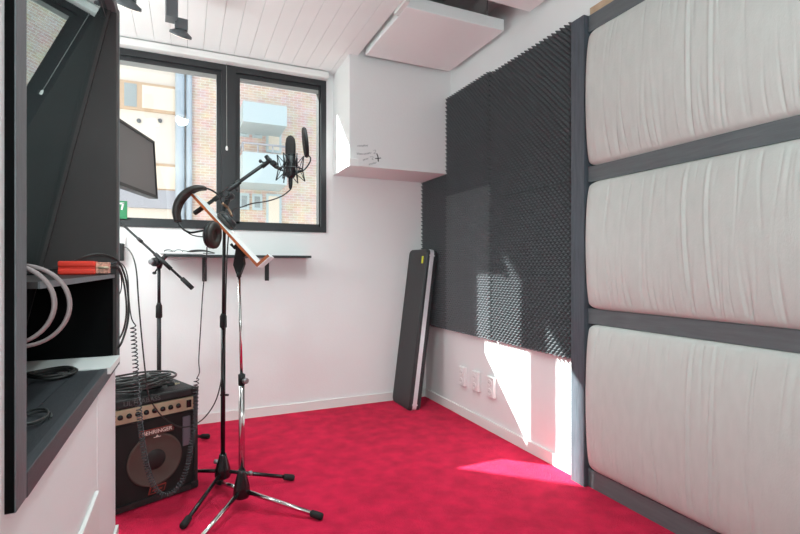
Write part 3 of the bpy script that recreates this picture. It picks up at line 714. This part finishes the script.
# cable pile on the amplifier
pl = MB(); rnd = random.Random(4)
pc_ = Mx @ V(.20, .14, AH+.022)
pts = []
for k in range(190):
    a = k*.50; r1 = .125+.045*math.sin(k*.19)+rnd.uniform(-.006, .006); r2 = .075+.030*math.sin(k*.27+1)
    pts.append(pc_+U*(r1*math.cos(a)-.03+.03*math.sin(k*.06))+VV*(r2*math.sin(a))+UP*(.004+.030*(.5+.5*math.sin(k*.41))+.034*(k/190)+rnd.uniform(0, .004)))
pl.tube(smooth_path(pts, 3), .0056, 6)
one('cable_pile', pl, 'cable_grey', 'tangled pile of black cable lying on top of the amplifier', 'cable')
jk = thing('jack_plug', Mx @ V(.34, .09, AH+.02), 'brass jack plug at the end of the cable pile', 'plug')
q = Mx @ V(.325, .075, AH+.030)
obj('sleeve', MB().lathe(q-U*.03, U, [(0, .005), (.004, .0075), (.035, .0075)], 12), 'black', jk)
obj('tip', MB().lathe(q+U*.005, U, [(0, .006), (.012, .0055), (.014, .0035), (.028, .003)], 12), 'panel_gold', jk)
# ------------------------------------------------------------------ booth items
zsh = 1.1215
ti = thing('audio_interface', (-.36, 2.1, zsh), 'bright red audio box with rounded edges on the narrow booth shelf', 'audio device')
ya = 2.06
x0_ = at(58, 268, 'Y', ya).x; x1_ = at(96, 268, 'Y', ya).x; x2_ = at(115, 268, 'Y', ya).x; zz0 = zsh+.001; zz1 = at(75, 261, 'Y', ya).z
x2_ = min(x2_, -.262)
rb = MB(); hgt = zz1-zz0
rb.box(x0_, x1_, ya-.012, ya+.06, zz0, zz0+hgt*.42, .006).box(x0_+.0015, x1_-.0015, ya-.006, ya+.06, zz0+hgt*.38, zz0+hgt*.6).box(x0_, x1_, ya-.012, ya+.06, zz0+hgt*.55, zz1, .006)
obj('housing', rb, 'red', ti)
obj('end_circuit', MB().box(x1_, x2_, ya-.008, ya+.05, zz0+.004, zz1-.004, .002), 'pcb', ti)
obj('connector', MB().tube([(x2_-.03, ya-.012, (zz0+zz1)/2), (x2_+.004, ya-.012, (zz0+zz1)/2)], .005, 8), 'panel_gold', ti)
ta_ = MB().tube(smooth_path([dp(72, 262, 1.74), dp(85, 256.5, 1.76), dp(98, 254, 1.80), dp(112, 257, 1.86), dp(120, 264, 1.92), dp(126, 280, 1.95), dp(128.5, 300, 1.96), dp(128, 320, 1.96), dp(124, 336, 1.95), dp(119, 347, 1.94), dp(112, 352, 2.1)], 6), .0042, 7)
one('looped_cable', ta_, 'cable', 'dark cable arching over the red box and looping down past the frame', 'cable')
tb_ = MB().tube(smooth_path([dp(108, 267.5, 1.80), dp(116, 266, 1.86), dp(121, 272, 1.92), dp(125, 290, 1.94), dp(126.5, 312, 1.94), dp(123.5, 330, 1.95), dp(117, 342, 2.05), dp(108, 350, 2.12)], 6), .0036, 7)
tb_.tube(smooth_path([dp(104, 268.5, 1.80), dp(117, 268, 1.87), dp(121.5, 280, 1.93), dp(120, 293, 2.0), dp(112, 302, 2.1)], 6), .0022, 7)
one('plug_cable', tb_, 'cable', 'paired black cables dropping from the red box beside the booth frame', 'cable')
bc = MB().tube(smooth_path([(x0_-.001, ya+.02, zsh+.02), (x0_-.04, ya+.03, zsh+.018), (x0_-.07, ya+.05, zsh+.008)], 5), .004, 7)
one('input_cable', bc, 'cable', 'short black cable entering the left end of the red box', 'cable')
# hoops on a peg
def hoop(px, py, Y, r, label):
    c = at(px, py, 'Y', Y); mb = MB(); n = 48
    rings = []
    for i in range(n):
        a = 2*math.pi*i/n; d = V(math.cos(a), 0, math.sin(a))
        rings.append([mb.bm.verts.new(c+d*rr+V(0, ff, 0)) for rr, ff in ((r+.001, -.006), (r+.004, -.002), (r+.004, .006), (r-.003, .006), (r-.003, -.004))])
    for i in range(n):
        for j in range(5):
            f = mb.bm.faces.new((rings[i][j], rings[i][(j+1) % 5], rings[(i+1) % n][(j+1) % 5], rings[(i+1) % n][j])); f.smooth = True
    one('hoop', mb, 'hoop', label, 'hoop', 'hoops hanging in the booth window')
    return c
hc = hoop(21, 306, 1.125, .077, 'pale mauve hoop hanging in the booth window, the outer larger loop')
hoop(5, 305, 1.09, .074, 'pale mauve hoop hanging in the booth window, behind the jamb, inner loop')
obj('peg', MB().tube([(hc.x-.02, NY0, hc.z+.064), (hc.x-.02, 1.138, hc.z+.064)], .005, 8), 'black', w2)
def coil(cx_, cy_, cz_, rx_, ry_, n, rw, m, label, seed):
    rnd = random.Random(seed); pts = []
    for k in range(n*14):
        a = 2*math.pi*k/14; f = k/(n*14)
        pts.append(V(cx_+(rx_*(1-.15*math.sin(k*.11)))*math.cos(a), cy_+(ry_*(1-.2*math.sin(k*.17)))*math.sin(a), cz_+rw+.014*f+.004*math.sin(k*.9)+.003))
    one('coiled_cable', MB().tube(smooth_path(pts, 2), rw, 6), m, label, 'cable')
pcx = at(52, 367, 'Z', .797)
coil(-.405, 1.885, .79, .065, .06, 5, .0042, 'cable', 'coil of black cable on the booth window sill near the white board', 1)
p2 = at(32, 410, 'Z', .79)
coil(-.335, 1.36, .79, .045, .06, 2, .0028, 'cable_grey', 'small loop of grey wire on the booth sill, nearest the jamb', 2)
# ------------------------------------------------------------------ ceiling spots
def spot(p, label, yaw=0):
    t = thing('ceiling_spotlight', p, label, 'spotlight', 'grey ceiling spotlights')
    M = Matrix.Translation(p) @ Matrix.Rotation(yaw, 4, 'Z')
    obj('mount_plate', MB().box(-.03, .03, -.06, .06, -.012, 0, .002, M), 'lamp_grey', t)
    obj('driver_box', MB().box(-.030, .030, -.045, .045, -.19, -.012, .003, M), 'lamp_grey', t)
    obj('arm', MB().box(.018, .085, .0, .035, -.225, -.165, .003, M), 'lamp_grey', t)
    ax = (-UP*.86+FW*.40-RT*.40).normalized(); c = M @ V(.055, .018, -.215)
    hd = obj('lamp_head', MB().lathe(c, ax, [(0, .018), (.012, .030), (.028, .058), (.04, .060)], 28), 'lamp_grey', t)
    obj('lens', MB().lathe(c+ax*.0405, ax, [(0, .055), (.002, .053)], 28), 'lamp_glow', hd)
    return c+ax*.05, ax
cs, axs = spot(V(dp(171.5, 20, 2.67).x, dp(171.5, 20, 2.67).y, ZC), 'grey ceiling spotlight with a round head in front of the window', .1)
c2s, ax2 = spot(V(dp(117, 2, 2.37).x, dp(117, 2, 2.37).y, ZC), 'grey ceiling spotlight nearer the booth, barely in the picture', .1)
# ------------------------------------------------------------------ outside
DY = 16.0
def ox(px): return at(px, 150, 'Y', DY).x
def oz(px, py): return at(px, py, 'Y', DY).z
xb = ox(186)
bA = thing('apartment_building', (-4, DY+1, -6), 'pale plaster apartment building with wooden windows seen through the left pane', 'building')
obj('wall', MB().box(-14, xb, DY, DY+6, -6, 11.5), 'plaster', bA)
def owin(par, x0, x1, z0, z1, cols, fm='out_wood', pm='out_blind', y=DY):
    f = MB(); f.box(x0, x1, y-.06, y+.02, z0, z1)
    w_ = obj('window', f, fm, par); n = len(cols); tw = (x1-x0)/sum(cols); xx = x0
    for i, c in enumerate(cols):
        xe = xx+tw*c
        obj('pane', MB().box(xx+.07, xe-.07, y-.075, y-.05, z0+.08, z1-.08), pm[i % len(pm)] if isinstance(pm, list) else pm, w_); xx = xe
for k, dz in enumerate((0, -2.35)):
    x0, x1 = ox(100), ox(178); z1 = oz(150, 84)+dz; z0 = oz(150, 112)+dz
    owin(bA, x0, x1, z0, z1, [1, .85, 1.9], pm=['out_blind', 'out_glass', 'out_blind'])
    owin(bA, x0-4, x0-1, z0, z1, [1, 1], pm='out_glass')
obj('band', MB().box(-14, xb, DY-.1, DY, oz(150, 205)-.1, oz(150, 190)), 'out_grey', bA)
vt = MB()
for px in (139, 160): c = at(px, 121, 'Y', DY); vt.lathe(c+V(0, -.01, 0), (0, -1, 0), [(0, .06), (.05, .06)], 14)
obj('vent', vt, 'lamp_grey', bA)
obj('drainpipe', MB().tube([(ox(180), DY-.15, -4), (ox(180), DY-.15, 11)], .13, 10), 'pipe', bA)
obj('drainpipe', MB().tube([(ox(189), DY-.12, -4), (ox(189), DY-.12, 11)], .09, 10), 'pipe', bA)
bB = thing('apartment_building', (6, DY+1, -6), 'brick apartment building with glass balconies seen through the right pane', 'building')
obj('wall', MB().box(xb+.02, 16, DY-.02, DY+6, -6, 11.5), 'brick', bB)
for (py0, py1) in ((124, 137.5), (194, 210)):
    for (a, b_) in ((239, 249), (252, 262)):
        owin(bB, ox(a), ox(b_), oz(250, py1), oz(250, py0), [1], 'out_blue', 'out_glass', DY-.02)
    owin(bB, ox(266), ox(281), oz(270, py1)-.5, oz(270, py0), [1], 'out_blue', 'out_blind', DY-.02)
def balcony(x0, x1, z0, h, d, rail=True):
    b = obj('balcony', MB().box(x0, x1, DY-d, DY, z0-.15, z0), 'out_blue', bB)
    obj('balcony_panel', MB().box(x0, x1, DY-d, DY-d+.05, z0, z0+h).box(x0, x0+.05, DY-d+.06, DY-.03, z0+.01, z0+h).box(x1-.05, x1, DY-d+.06, DY-.03, z0+.01, z0+h), 'out_blue', b)
    if rail:
        r = MB().tube([(x0, DY-d, z0+h+.25), (x1, DY-d, z0+h+.25)], .03, 6).tube([(x0, DY-d, z0+h+.25), (x0, DY, z0+h+.25)], .03, 6)
        for k in range(4): r.tube([(x0+(x1-x0)*k/3, DY-d, z0+h), (x0+(x1-x0)*k/3, DY-d, z0+h+.25)], .02, 6)
        obj('balcony_rail', r, 'out_grey', b)
dB = 1.4
for py, h in ((178, .75), (118, .45)):
    z0 = at(260, py, 'Y', DY-dB).z; xa = at(243, py, 'Y', DY-dB).x; xe = at(287, py, 'Y', DY-dB).x; balcony(xa, xe, z0, h, dB, py > 150)
# unseen block, added to keep sun off the left part of the opening
bW = thing('sun_blocker', (-4, 5, -6), 'unseen brick block added outside left of the window to cut off sun', 'building')
obj('wall', MB().box(-9, -1.99, 4.95, 5.6, -6, 6.5), 'brick', bW)
one('courtyard_paving', MB().box(-30, 30, 4.2, 40, -6.2, -6), 'plaster', 'pale paved courtyard ground between the buildings', 'ground')
# ------------------------------------------------------------------ light
wd_ = bpy.data.worlds.new('World'); bpy.context.scene.world = wd_; wd_.use_nodes = True
bg = wd_.node_tree.nodes['Background']; bg.inputs[0].default_value = (.80, .90, 1.0, 1); bg.inputs[1].default_value = 1.6
def light(name, typ, loc, energy, col=(1, 1, 1), rot=None, to=None, **kw):
    l = bpy.data.lights.new(name, typ); l.energy = energy; l.color = col
    for k, v in kw.items(): setattr(l, k, v)
    o = bpy.data.objects.new(name, l); C.objects.link(o); o.location = loc
    if to is not None: o.rotation_euler = (Vector(to)-Vector(loc)).to_track_quat('-Z', 'Y').to_euler()
    return o
sd_ = V(1, -.95, -.985)
light('sun', 'SUN', (-5, 9, 9), 28, (.93, .99, .96), to=V(-5, 9, 9)+sd_, angle=math.radians(.5))
light('rear_fill', 'AREA', (.15, -.9, 1.35), 46, (.82, 1, .995), to=(.45, -.3, 2.1), shape='DISK', size=.5)       # upturned fill light, added behind the camera to lift ceiling and walls
light('corner_fill', 'POINT', (-.80, 2.95, 1.80), 33, (.89, 1, .98), shadow_soft_size=.22)                          # unseen fill light added behind the booth, brightens back wall and ceiling
light('spot_light', 'SPOT', cs, 26, (.9, 1, .97), to=cs+axs, spot_size=math.radians(150), spot_blend=1, shadow_soft_size=.05)
for lx, ly in ((.25, 1.55), (.75, 2.0)):                                                                              # further ceiling spots, added out of view to brighten the carpet
    light('spot_light', 'SPOT', (lx, ly, 2.5), 54, (.81, 1, 1), to=(lx+.1, ly+.5, 0), spot_size=math.radians(125), spot_blend=1, shadow_soft_size=.05)
# ------------------------------------------------------------------ camera
cam = bpy.data.cameras.new('camera'); co = bpy.data.objects.new('camera', cam); C.objects.link(co); bpy.context.scene.camera = co
co.location = (0, 0, EYE); co.rotation_euler = (math.pi/2, 0, -TH); cam.sensor_width = 36; cam.lens = FPX/800*36; cam.clip_start = .05
vs = bpy.context.scene.view_settings; vs.view_transform = 'Standard'; vs.look = 'None'; vs.gamma = 1; vs.exposure = 0.0; vs.use_curve_mapping = False
